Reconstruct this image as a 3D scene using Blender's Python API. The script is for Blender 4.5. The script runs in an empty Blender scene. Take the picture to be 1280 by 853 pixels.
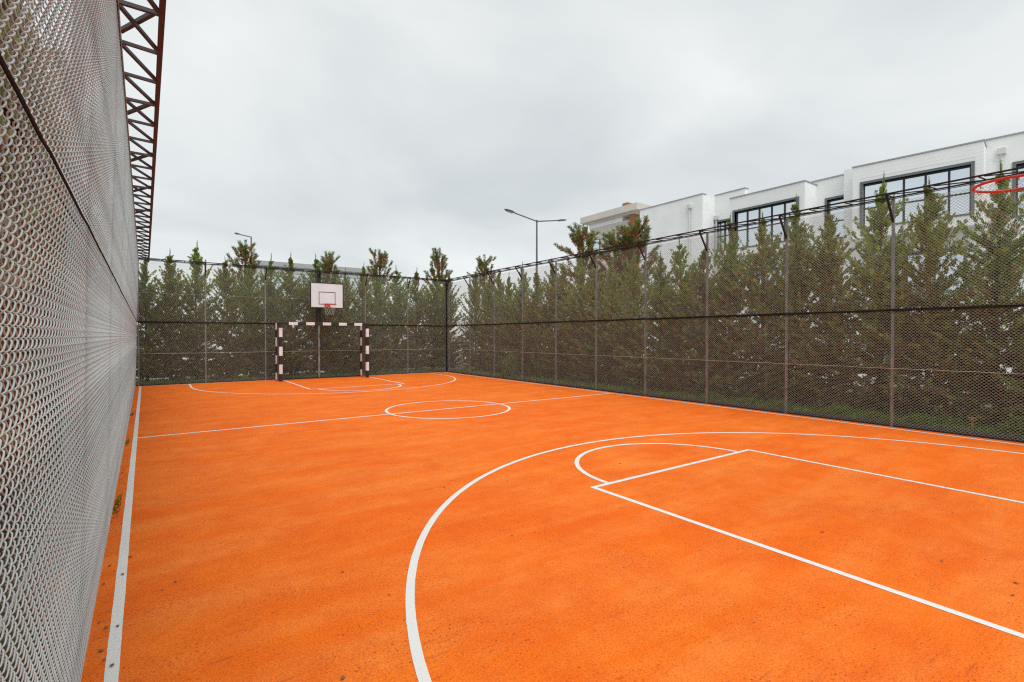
import bpy, math, random
import numpy as np
from mathutils import Vector, Matrix
R = math.radians
scene = bpy.context.scene
COL = scene.collection

# ------------------------------------------------------------------ camera
CAM_H = 1.6; F_PX = 626.5; YAW = R(35.34); PITCH = R(-0.555)
cam_data = bpy.data.cameras.new('camera')
cam_data.sensor_width = 36.0
cam_data.lens = F_PX / 1280 * 36.0
cam_data.clip_start = 0.02
cam_data.clip_end = 3000
cam = bpy.data.objects.new('camera', cam_data)
cam.location = (0, 0, CAM_H)
cam.rotation_euler = (R(90) + PITCH, 0, -YAW)
COL.objects.link(cam)
scene.camera = cam

# ------------------------------------------------------------------ world: overcast sky
SUN_EL, SUN_AZ = R(60), R(196)          # azimuth clockwise from +Y
world = bpy.data.worlds.new('World')
scene.world = world
world.use_nodes = True
nt = world.node_tree
for n in list(nt.nodes): nt.nodes.remove(n)
N = lambda t: nt.nodes.new(t)
wo = N('ShaderNodeOutputWorld')
sky = N('ShaderNodeTexSky'); sky.sky_type = 'NISHITA'; sky.sun_disc = False
sky.sun_elevation = SUN_EL; sky.sun_rotation = SUN_AZ
bg1 = N('ShaderNodeBackground'); bg1.inputs[1].default_value = 0.08
nt.links.new(sky.outputs[0], bg1.inputs[0])
tc = N('ShaderNodeTexCoord')
sep = N('ShaderNodeSeparateXYZ'); nt.links.new(tc.outputs['Generated'], sep.inputs[0])
ab = N('ShaderNodeMath'); ab.operation = 'ABSOLUTE'; nt.links.new(sep.outputs[2], ab.inputs[0])
ad = N('ShaderNodeMath'); ad.operation = 'ADD'; ad.inputs[1].default_value = 0.22; nt.links.new(ab.outputs[0], ad.inputs[0])
dx = N('ShaderNodeMath'); dx.operation = 'DIVIDE'; nt.links.new(sep.outputs[0], dx.inputs[0]); nt.links.new(ad.outputs[0], dx.inputs[1])
dy = N('ShaderNodeMath'); dy.operation = 'DIVIDE'; nt.links.new(sep.outputs[1], dy.inputs[0]); nt.links.new(ad.outputs[0], dy.inputs[1])
cb = N('ShaderNodeCombineXYZ'); nt.links.new(dx.outputs[0], cb.inputs[0]); nt.links.new(dy.outputs[0], cb.inputs[1])
cn = N('ShaderNodeTexNoise'); cn.inputs['Scale'].default_value = 0.95; cn.inputs['Detail'].default_value = 5
cn.inputs['Roughness'].default_value = 0.48; cn.inputs['Distortion'].default_value = 0.35
nt.links.new(cb.outputs[0], cn.inputs['Vector'])
cr = N('ShaderNodeValToRGB')
cr.color_ramp.elements[0].position = 0.33; cr.color_ramp.elements[0].color = (0.60, 0.64, 0.652, 1)
cr.color_ramp.elements[1].position = 0.64; cr.color_ramp.elements[1].color = (0.835, 0.86, 0.855, 1)
e = cr.color_ramp.elements.new(0.47); e.color = (0.70, 0.735, 0.738, 1)
nt.links.new(cn.outputs[0], cr.inputs[0])
bg2 = N('ShaderNodeBackground'); bg2.inputs[1].default_value = 0.68
nt.links.new(cr.outputs[0], bg2.inputs[0])
mx = N('ShaderNodeMixShader'); mx.inputs[0].default_value = 0.94
nt.links.new(bg1.outputs[0], mx.inputs[1]); nt.links.new(bg2.outputs[0], mx.inputs[2])
nt.links.new(mx.outputs[0], wo.inputs[0])

sun_d = bpy.data.lights.new('sun', 'SUN'); sun_d.energy = 1.5; sun_d.angle = R(50); sun_d.color = (1.0, 0.97, 0.93)
sun = bpy.data.objects.new('sun', sun_d); COL.objects.link(sun)
sd = Vector((math.sin(SUN_AZ) * math.cos(SUN_EL), math.cos(SUN_AZ) * math.cos(SUN_EL), math.sin(SUN_EL)))
sun.rotation_euler = sd.to_track_quat('Z', 'Y').to_euler()
sun.location = (0, 0, 30)

vs = scene.view_settings
vs.view_transform = 'Standard'; vs.look = 'None'; vs.exposure = 0.7; vs.gamma = 1.0; vs.use_curve_mapping = False
scene.render.engine = 'CYCLES'
scene.cycles.use_denoising = False
scene.cycles.filter_width = 1.2
scene.cycles.sampling_pattern = 'BLUE_NOISE'
scene.cycles.max_bounces = 6; scene.cycles.diffuse_bounces = 4

# ------------------------------------------------------------------ helpers
def ray(px, py):
    u = (px - 640) / F_PX; v = -(py - 426.5) / F_PX
    cp, sp = math.cos(PITCH), math.sin(PITCH)
    fw = cp - v * sp; up = sp + v * cp
    return Vector((u * math.cos(YAW) + fw * math.sin(YAW), -u * math.sin(YAW) + fw * math.cos(YAW), up))
def onX(px, py, X):
    r = ray(px, py); t = X / r.x; return Vector((X, r.y * t, CAM_H + r.z * t))
def onY(px, py, Y):
    r = ray(px, py); t = Y / r.y; return Vector((r.x * t, Y, CAM_H + r.z * t))
def onG(px, py, z=0.0):
    r = ray(px, py); t = (z - CAM_H) / r.z; return Vector((r.x * t, r.y * t, z))

class MB:
    def __init__(s): s.v = []; s.f = []
    def box(s, x0, x1, y0, y1, z0, z1):
        b = len(s.v)
        s.v += [(x0,y0,z0),(x1,y0,z0),(x1,y1,z0),(x0,y1,z0),(x0,y0,z1),(x1,y0,z1),(x1,y1,z1),(x0,y1,z1)]
        s.f += [tuple(b+i for i in q) for q in ((0,3,2,1),(4,5,6,7),(0,1,5,4),(1,2,6,5),(2,3,7,6),(3,0,4,7))]
        return s
    def poly(s, pts):
        b = len(s.v); s.v += [tuple(p) for p in pts]; s.f.append(tuple(range(b, b+len(pts)))); return s
    def tube(s, pts, r, n=6, cap=True):
        pts = [Vector(p) for p in pts]; rs = r if isinstance(r, (list, tuple)) else [r]*len(pts)
        b = len(s.v); prev = None
        for i, p in enumerate(pts):
            t = (pts[min(i+1, len(pts)-1)] - pts[max(i-1, 0)]).normalized()
            if prev is None:
                a = Vector((0,0,1)) if abs(t.z) < 0.9 else Vector((1,0,0))
                x = t.cross(a).normalized()
            else:
                x = (prev - t * prev.dot(t)).normalized()
            prev = x; y = t.cross(x)
            for k in range(n):
                an = 2*math.pi*k/n
                s.v.append(tuple(p + (x*math.cos(an) + y*math.sin(an))*rs[i]))
        for i in range(len(pts)-1):
            for k in range(n):
                k2 = (k+1) % n
                s.f.append((b+i*n+k, b+i*n+k2, b+(i+1)*n+k2, b+(i+1)*n+k))
        if cap:
            s.f.append(tuple(b+k for k in reversed(range(n))))
            s.f.append(tuple(b+(len(pts)-1)*n+k for k in range(n)))
        return s
    def bar(s, p, q, w, h=None):
        """square bar from p to q"""
        h = h or w; p = Vector(p); q = Vector(q); t = (q-p).normalized()
        a = Vector((0,0,1)) if abs(t.z) < 0.95 else Vector((1,0,0))
        x = t.cross(a).normalized()*w/2; y = x.cross(t).normalized()*h/2
        b = len(s.v)
        for c in (p, q): s.v += [tuple(c-x-y), tuple(c+x-y), tuple(c+x+y), tuple(c-x+y)]
        s.f += [tuple(b+i for i in f) for f in ((0,1,2,3),(7,6,5,4),(0,4,5,1),(1,5,6,2),(2,6,7,3),(3,7,4,0))]
        return s
    def mesh(s, name, mat=None, smooth=False):
        m = bpy.data.meshes.new(name); m.from_pydata(s.v, [], s.f); m.update()
        if mat: m.materials.append(mat)
        if smooth: m.polygons.foreach_set('use_smooth', [True]*len(m.polygons))
        return m
    def build(s, name, mat, parent=None, smooth=False, bevel=0):
        return link(name, s.mesh(name, mat, smooth), parent, bevel)

def link(name, mesh, parent=None, bevel=0):
    o = bpy.data.objects.new(name, mesh); COL.objects.link(o)
    if parent is not None: o.parent = parent
    if bevel:
        bm = o.modifiers.new('bevel', 'BEVEL'); bm.width = bevel; bm.segments = 2; bm.limit_method = 'ANGLE'
    return o
def empty(name, loc=(0,0,0), rz=0):
    o = bpy.data.objects.new(name, None); o.location = loc; o.rotation_euler = (0,0,rz); o.empty_display_size = 0.2
    COL.objects.link(o); return o
def tag(o, label=None, cat=None, group=None, kind=None):
    if label: o['label'] = label
    if cat: o['category'] = cat
    if group: o['group'] = group
    if kind: o['kind'] = kind
    return o
def copy_tree(o, parent=None):
    c = o.copy(); COL.objects.link(c); c.parent = parent
    for ch in list(o.children): copy_tree(ch, c)
    return c

def material(name, col, rough=0.6, metal=0.0, var=0.0, scale=5.0, bump=0.0, bscale=60.0, col2=None, spec=0.5):
    m = bpy.data.materials.new(name); m.use_nodes = True
    t = m.node_tree; b = t.nodes['Principled BSDF']
    b.inputs['Base Color'].default_value = (*col, 1); b.inputs['Roughness'].default_value = rough
    b.inputs['Metallic'].default_value = metal; b.inputs['Specular IOR Level'].default_value = spec
    if var or bump or col2:
        tcn = t.nodes.new('ShaderNodeTexCoord')
    if var or col2:
        n = t.nodes.new('ShaderNodeTexNoise'); n.inputs['Scale'].default_value = scale; n.inputs['Detail'].default_value = 6
        t.links.new(tcn.outputs['Object'], n.inputs['Vector'])
        r = t.nodes.new('ShaderNodeValToRGB')
        c2 = col2 or tuple(c*(1-var) for c in col)
        r.color_ramp.elements[0].position = 0.35; r.color_ramp.elements[0].color = (*c2, 1)
        r.color_ramp.elements[1].position = 0.62; r.color_ramp.elements[1].color = (*col, 1)
        t.links.new(n.outputs[0], r.inputs[0]); t.links.new(r.outputs[0], b.inputs['Base Color'])
    if bump:
        n2 = t.nodes.new('ShaderNodeTexNoise'); n2.inputs['Scale'].default_value = bscale; n2.inputs['Detail'].default_value = 4
        t.links.new(tcn.outputs['Object'], n2.inputs['Vector'])
        bp = t.nodes.new('ShaderNodeBump'); bp.inputs['Strength'].default_value = bump; bp.inputs['Distance'].default_value = 0.01
        t.links.new(n2.outputs[0], bp.inputs['Height']); t.links.new(bp.outputs[0], b.inputs['Normal'])
    return m
def vcol_material(name, rough=0.7, trans=0.25):
    m = bpy.data.materials.new(name); m.use_nodes = True
    t = m.node_tree; b = t.nodes['Principled BSDF']; out = t.nodes['Material Output']
    a = t.nodes.new('ShaderNodeAttribute'); a.attribute_name = 'Col'
    b.inputs['Roughness'].default_value = rough; b.inputs['Specular IOR Level'].default_value = 0.25
    t.links.new(a.outputs['Color'], b.inputs['Base Color'])
    tr = t.nodes.new('ShaderNodeBsdfTranslucent'); t.links.new(a.outputs['Color'], tr.inputs[0])
    ms = t.nodes.new('ShaderNodeMixShader'); ms.inputs[0].default_value = trans
    t.links.new(b.outputs[0], ms.inputs[1]); t.links.new(tr.outputs[0], ms.inputs[2]); t.links.new(ms.outputs[0], out.inputs[0])
    return m

# ------------------------------------------------------------------ materials
M = {}
M['wire'] = material('galvanised_wire', (0.47, 0.51, 0.505), 0.45, 0.1, var=0.3, scale=6)
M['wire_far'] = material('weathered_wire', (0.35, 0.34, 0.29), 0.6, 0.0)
M['post'] = material('primed_steel', (0.29, 0.315, 0.345), 0.4, 0.35, var=0.45, scale=3)
M['rail'] = material('dark_steel', (0.016, 0.014, 0.014), 0.8, 0.0, spec=0.15)
M['truss'] = material('brown_steel', (0.058, 0.044, 0.048), 0.55, 0.1, var=0.3, scale=2.5)
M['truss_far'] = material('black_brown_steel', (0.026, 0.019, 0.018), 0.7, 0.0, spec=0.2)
M['chord'] = material('oxide_red_steel', (0.085, 0.034, 0.034), 0.55, 0.1, var=0.35, scale=2.0)
M['tension'] = material('tension_wire', (0.52, 0.5, 0.46), 0.5, 0.2)
M['white_paint'] = material('white_paint', (0.78, 0.81, 0.83), 0.5, var=0.18, scale=5)
M['black_paint'] = material('black_paint', (0.018, 0.017, 0.017), 0.45)
M['goal_panel'] = material('taupe_panel', (0.15, 0.12, 0.11), 0.6, var=0.2, scale=6)
M['board'] = material('backboard_white', (0.71, 0.775, 0.83), 0.4, var=0.06, scale=4)
M['rim'] = material('red_rim', (0.62, 0.05, 0.025), 0.4, var=0.25, scale=14)
M['cord'] = material('net_cord', (0.50, 0.49, 0.47), 0.6)
M['bwhite'] = material('white_render', (0.85, 0.87, 0.87), 0.75, var=0.07, scale=0.8)
M['clad'] = material('white_board', (0.85, 0.865, 0.87), 0.6, var=0.04, scale=1.5)
M['coping'] = material('grey_coping', (0.34, 0.35, 0.35), 0.5, 0.2)
M['frame'] = material('anthracite_frame', (0.13, 0.145, 0.155), 0.5)
M['mull'] = material('black_frame', (0.028, 0.028, 0.036), 0.45)
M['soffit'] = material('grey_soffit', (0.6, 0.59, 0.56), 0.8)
M['pipe'] = material('downpipe', (0.62, 0.63, 0.61), 0.5)
M['bark'] = material('bark', (0.075, 0.055, 0.042), 0.9, var=0.5, scale=18, bump=0.6, bscale=40)
M['pinebark'] = material('orange_bark', (0.22, 0.105, 0.05), 0.9, var=0.5, scale=14)
M['leafage'] = vcol_material('cypress_leaf', 0.65, 0.45)
M['needle'] = vcol_material('pine_needle', 0.6, 0.35)
M['grass'] = vcol_material('grass_blade', 0.6, 0.3)
M['deadleaf'] = material('dead_leaf', (0.24, 0.12, 0.06), 0.8, var=0.5, scale=30)
M['kerb'] = material('dark_kerb', (0.045, 0.042, 0.042), 0.85, var=0.3, scale=6)
M['soil'] = material('soil_grass', (0.055, 0.075, 0.022), 0.95, col2=(0.06, 0.042, 0.026), scale=2.2, bump=0.5, bscale=20)
M['paving'] = material('pale_paving', (0.42, 0.415, 0.405), 0.85, var=0.18, scale=0.35, bump=0.2, bscale=15)
M['lamp'] = material('lamp_steel', (0.16, 0.165, 0.17), 0.45, 0.5)
M['lamp_glass'] = material('lamp_lens', (0.35, 0.34, 0.33), 0.25)
M['brick'] = material('orange_brick', (0.42, 0.15, 0.075), 0.85, var=0.3, scale=6)
M['cream'] = material('cream_render', (0.60, 0.56, 0.50), 0.85, var=0.08, scale=1)
M['pipe_y'] = material('yellow_paint', (0.38, 0.26, 0.04), 0.5, var=0.3, scale=12)
M['farwall'] = material('far_wall', (0.55, 0.58, 0.60), 0.8)
M['curtain'] = material('pale_curtain', (0.55, 0.56, 0.58), 0.9, var=0.15, scale=2)
# window glass: dark room behind, strongly mirror-like towards the sky
def glass_mat():
    m = bpy.data.materials.new('window_glass'); m.use_nodes = True
    b = m.node_tree.nodes['Principled BSDF']
    b.inputs['Base Color'].default_value = (0.68, 0.75, 0.80, 1); b.inputs['Roughness'].default_value = 0.04
    b.inputs['Metallic'].default_value = 0.9; b.inputs['Specular IOR Level'].default_value = 0.9
    return m
M['glass'] = glass_mat()
def court_mat():
    m = bpy.data.materials.new('orange_court'); m.use_nodes = True
    t = m.node_tree; b = t.nodes['Principled BSDF']; L = t.links.new
    tc = t.nodes.new('ShaderNodeTexCoord')
    def noise(scale, detail=5, rough=0.55, vec=None, dist=0):
        n = t.nodes.new('ShaderNodeTexNoise'); n.inputs['Scale'].default_value = scale; n.inputs['Detail'].default_value = detail
        n.inputs['Roughness'].default_value = rough; n.inputs['Distortion'].default_value = dist
        L(vec or tc.outputs['Object'], n.inputs['Vector']); return n
    def ramp(src, p0, p1, c0=(0,0,0), c1=(1,1,1)):
        r = t.nodes.new('ShaderNodeValToRGB'); r.color_ramp.elements[0].position = p0; r.color_ramp.elements[1].position = p1
        r.color_ramp.elements[0].color = (*c0, 1); r.color_ramp.elements[1].color = (*c1, 1); L(src, r.inputs[0]); return r
    def mix(fac, a, bb, mode='MIX'):
        n = t.nodes.new('ShaderNodeMix'); n.data_type = 'RGBA'; n.blend_type = mode
        if isinstance(fac, float): n.inputs[0].default_value = fac
        else: L(fac, n.inputs[0])
        for s, v in ((6, a), (7, bb)):
            if isinstance(v, tuple): n.inputs[s].default_value = (*v, 1)
            else: L(v, n.inputs[s])
        return n.outputs[2]
    mp = t.nodes.new('ShaderNodeMapping'); mp.inputs['Scale'].default_value = (0.35, 1.6, 1); mp.inputs['Rotation'].default_value = (0, 0, R(28))
    L(tc.outputs['Object'], mp.inputs['Vector'])
    base = ramp(noise(0.42, 6, 0.6, dist=0.5).outputs[0], 0.32, 0.66, (0.84, 0.140, 0.003), (0.88, 0.195, 0.010)).outputs[0]
    streak = ramp(noise(1.7, 5, 0.65, mp.outputs[0], 0.4).outputs[0], 0.40, 0.72).outputs[0]
    st2 = t.nodes.new('ShaderNodeMath'); st2.operation = 'MULTIPLY'; st2.inputs[1].default_value = 0.7; L(streak, st2.inputs[0])
    c = mix(st2.outputs[0], base, (0.91, 0.285, 0.055))
    med = ramp(noise(1.5, 12, 0.82, dist=0.3).outputs[0], 0.30, 0.62).outputs[0]
    im = t.nodes.new('ShaderNodeMath'); im.operation = 'MULTIPLY_ADD'; im.inputs[1].default_value = -0.75; im.inputs[2].default_value = 0.75; L(med, im.inputs[0])
    c = mix(im.outputs[0], c, (0.70, 0.094, 0.002))
    med2 = ramp(noise(13, 5, 0.7).outputs[0], 0.54, 0.74).outputs[0]
    im2 = t.nodes.new('ShaderNodeMath'); im2.operation = 'MULTIPLY'; im2.inputs[1].default_value = 0.5; L(med2, im2.inputs[0])
    c = mix(im2.outputs[0], c, (0.62, 0.10, 0.005))
    # granular surface: fine light/dark grains
    g = ramp(noise(95, 4, 0.8).outputs[0], 0.37, 0.62, (0.66, 0.52, 0.4), (1.12, 1.22, 1.35)).outputs[0]
    c = mix(0.8, c, g, 'MULTIPLY')
    # dark rubber crumbs gathered in patches
    fl = ramp(noise(58, 4, 0.7).outputs[0], 0.575, 0.63).outputs[0]
    patch = ramp(noise(1.3, 6, 0.75).outputs[0], 0.37, 0.62).outputs[0]
    m1 = t.nodes.new('ShaderNodeMath'); m1.operation = 'MULTIPLY'; L(fl, m1.inputs[0]); L(patch, m1.inputs[1])
    c = mix(m1.outputs[0], c, (0.17, 0.032, 0.010))
    fl2 = ramp(noise(34, 2, 0.5).outputs[0], 0.715, 0.75).outputs[0]
    c = mix(fl2, c, (0.20, 0.05, 0.02))
    # scuffs: thin dark drags
    mp2 = t.nodes.new('ShaderNodeMapping'); mp2.inputs['Scale'].default_value = (1.2, 9, 1); mp2.inputs['Rotation'].default_value = (0, 0, R(-20))
    L(tc.outputs['Object'], mp2.inputs['Vector'])
    sc = ramp(noise(2.4, 6, 0.75, mp2.outputs[0]).outputs[0], 0.595, 0.66).outputs[0]
    pz = ramp(noise(0.5, 2, 0.5).outputs[0], 0.46, 0.6).outputs[0]
    m3 = t.nodes.new('ShaderNodeMath'); m3.operation = 'MULTIPLY'; L(sc, m3.inputs[0]); L(pz, m3.inputs[1])
    m4 = t.nodes.new('ShaderNodeMath'); m4.operation = 'MULTIPLY'; m4.inputs[1].default_value = 0.8; L(m3.outputs[0], m4.inputs[0])
    c = mix(m4.outputs[0], c, (0.35, 0.07, 0.015))
    L(c, b.inputs['Base Color'])
    b.inputs['Roughness'].default_value = 0.85; b.inputs['Specular IOR Level'].default_value = 0.2
    bp = t.nodes.new('ShaderNodeBump'); bp.inputs['Strength'].default_value = 0.5; bp.inputs['Distance'].default_value = 0.004
    L(noise(110, 4, 0.7).outputs[0], bp.inputs['Height']); L(bp.outputs[0], b.inputs['Normal'])
    return m
M['court'] = court_mat()
def line_mat():
    m = material('line_paint', (0.76, 0.75, 0.71), 0.7)
    t = m.node_tree; b = t.nodes['Principled BSDF']; L = t.links.new
    tc = t.nodes.new('ShaderNodeTexCoord')
    n = t.nodes.new('ShaderNodeTexNoise'); n.inputs['Scale'].default_value = 80; n.inputs['Detail'].default_value = 6; n.inputs['Roughness'].default_value = 0.8
    L(tc.outputs['Object'], n.inputs['Vector'])
    r = t.nodes.new('ShaderNodeValToRGB')
    r.color_ramp.elements[0].position = 0.31; r.color_ramp.elements[0].color = (0.70, 0.30, 0.12, 1)
    r.color_ramp.elements[1].position = 0.43; r.color_ramp.elements[1].color = (0.66, 0.67, 0.65, 1)
    L(n.outputs[0], r.inputs[0]); L(r.outputs[0], b.inputs['Base Color'])
    return m
M['line'] = line_mat()

# ------------------------------------------------------------------ setting dimensions (metres)
XR, YB = 10.62, 20.05                       # side fence and end fence
def XLF(y): return -0.25 - 0.0158*y         # fence beside the camera
def XLL(y): return -0.138 - 0.0147*y        # painted edge line beside it
XRL, YBL, YNL, CX, YMID = 10.38, 19.82, -0.18, 5.25, 9.82

# ground, court
def sheet(name, pts, mat, z, kind='structure', parent=None):
    o = MB().poly([(x, y, z) for x, y in pts]).build(name, mat, parent)
    if kind: tag(o, kind=kind)
    return o
g = sheet('ground', [(-1500,-1500),(1500,-1500),(1500,1500),(-1500,1500)], M['paving'], -0.03)
court = MB()
cp = [(XLF(-3)-0.03,-3),(XR-0.04,-3),(XR-0.04,YB-0.03),(XLF(YB)-0.03,YB-0.03)]
court.poly([(x,y,0) for x,y in cp])
for i in range(4):
    a, b_ = cp[i], cp[(i+1)%4]
    court.poly([(a[0],a[1],-0.05),(b_[0],b_[1],-0.05),(b_[0],b_[1],0),(a[0],a[1],0)])
court = court.build('court', M['court']); tag(court, kind='structure')
sheet('grass_verge', [(XR+0.02,-6),(XR+8.0,-6),(XR+8.0,26),(XR+0.02,26)], M['soil'], -0.012)
sheet('grass_verge', [(-1.4,YB+0.02),(XR+0.01,YB+0.02),(XR+0.01,YB+2.2),(-1.4,YB+2.2)], M['soil'], -0.012)
sheet('planting_bed', [(-4.5,-6),(XLF(-6)-0.05,-6),(XLF(YB)-0.05,YB+0.01),(-4.5,YB+0.01)], M['soil'], -0.012)

# painted lines: sheets on the court, every one a part of the court
LW = 0.056
rng = random.Random(4)
def strip(pts, w=LW, closed=False, z=0.004):
    z = 0.0012 + (z-0.004)*0.35
    pts = [Vector((p[0], p[1], 0)) for p in pts]; n = len(pts); v = []; f = []
    for i, p in enumerate(pts):
        if closed: a, b_ = pts[i-1], pts[(i+1) % n]
        else: a, b_ = pts[max(i-1,0)], pts[min(i+1,n-1)]
        t = (b_-a).normalized(); nn = Vector((-t.y, t.x, 0))
        w1 = w/2 + rng.uniform(-1,1)*0.0012; w2 = w/2 + rng.uniform(-1,1)*0.0012
        v += [tuple(p+nn*w1+Vector((0,0,z))), tuple(p-nn*w2+Vector((0,0,z)))]
    for i in range(n if closed else n-1):
        j = (i+1) % n; f.append((2*i, 2*i+1, 2*j+1, 2*j))
    mb = MB(); mb.v = v; mb.f = f
    return mb.build('court_line', M['line'], court)
def seg(x0,y0,x1,y1,step=0.12): 
    n = max(2, int(math.hypot(x1-x0,y1-y0)/step)); return [(x0+(x1-x0)*i/n, y0+(y1-y0)*i/n) for i in range(n+1)]
strip(seg(XLL(-2.8),-2.8,XLL(YBL),YBL))
strip(seg(XRL,-2.8,XRL,YBL-0.03), z=0.005)
strip(seg(XLL(YBL)+0.028,YBL,XRL+0.028,YBL), w=0.045, z=0.006)
strip(seg(XLL(YMID)+0.028,YMID,XRL-0.028,YMID), z=0.006)
strip([(CX+1.34*math.cos(a),YMID+1.34*math.sin(a)) for a in np.linspace(0,2*math.pi,97)[:-1]], closed=True, z=0.008)
for s, y0, base in ((1, 3.815, YNL), (-1, 15.825, YBL)):
    strip(seg(3.76-LW/2, y0, 6.78+LW/2, y0), z=0.006)
    strip(seg(3.76, y0-s*LW/2, 3.76, base if s > 0 else base-0.03), z=0.007); strip(seg(6.78, y0-s*LW/2, 6.78, base if s > 0 else base-0.03), z=0.007)
    strip([(5.27+1.27*math.cos(a), y0+s*(0.028+1.26*math.sin(a))) for a in np.linspace(0,math.pi,61)], z=0.008)
    yc = 1.076 if s > 0 else 2*YMID-1.076; Ra = 4.37
    strip([(CX-Ra, base-(0 if s>0 else 0.03))] + [(CX-Ra, base+(yc-base)*k/10) for k in range(1,10)] +
          [(CX-Ra*math.cos(a), yc+s*Ra*math.sin(a)) for a in np.linspace(0,math.pi,150)] +
          [(CX+Ra, yc+(base-yc)*k/10) for k in range(1,10)] + [(CX+Ra, base-(0 if s>0 else 0.03))], z=0.0095)

# kerbs under the fences
def kerb(a, b_, w, h):
    a = Vector((*a,0)); b_ = Vector((*b_,0))
    o = MB().bar(a+Vector((0,0,h/2-0.03)), b_+Vector((0,0,h/2-0.03)), w, h+0.06).build('kerb', M['kerb'], None, bevel=0.01)
    return tag(o, kind='structure')
kerb((XR+0.09,-6),(XR+0.09,YB+0.2),0.12,0.07)
kerb((XLF(YB)-0.3,YB+0.09),(XR+0.02,YB+0.09),0.12,0.06)

# ------------------------------------------------------------------ chain link fences
PITCH_W, CELL = 0.050, 0.055
def wire_mesh(name, mat, H, segs, sides, r, z0=0.02, bulge=0.0):
    """two neighbouring zig-zag wires (flattened spirals) of a woven mesh, running up from z0"""
    mb = MB(); A = CELL/4 + r*0.6; B = 0.0048
    for col in (0, 1):
        pts = []; nturn = int((H - z0)/PITCH_W)
        for i in range(nturn*segs+1):
            ph = i/segs + (0.5 if col else 0.0)
            q = ph % 1.0
            tri = 4*abs(q-0.5)-1                       # +1 at q=0, -1 at q=.5
            tri = math.sin(tri*math.pi/2)*0.35 + tri*0.65
            dep = max(-1, min(1, math.sin(2*math.pi*q)*1.7))
            z = z0 + i/segs*PITCH_W
            pts.append((col*CELL/2 + A*tri, B*dep + bulge*math.sin(math.pi*z/2.05)**2, z))
        mb.tube(pts, r, sides, cap=False)
    return mb.mesh(name, mat, smooth=True)
def rows_group(name, count, step):
    ng = bpy.data.node_groups.new(name, 'GeometryNodeTree')
    ng.interface.new_socket('Geometry', in_out='INPUT', socket_type='NodeSocketGeometry')
    ng.interface.new_socket('Geometry', in_out='OUTPUT', socket_type='NodeSocketGeometry')
    gi = ng.nodes.new('NodeGroupInput'); go = ng.nodes.new('NodeGroupOutput')
    ml = ng.nodes.new('GeometryNodeMeshLine'); ml.mode = 'OFFSET'
    ml.inputs['Count'].default_value = count; ml.inputs['Offset'].default_value = (step, 0, 0)
    ip = ng.nodes.new('GeometryNodeInstanceOnPoints')
    ng.links.new(ml.outputs[0], ip.inputs['Points']); ng.links.new(gi.outputs[0], ip.inputs['Instance']); ng.links.new(ip.outputs[0], go.inputs[0])
    return ng
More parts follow.
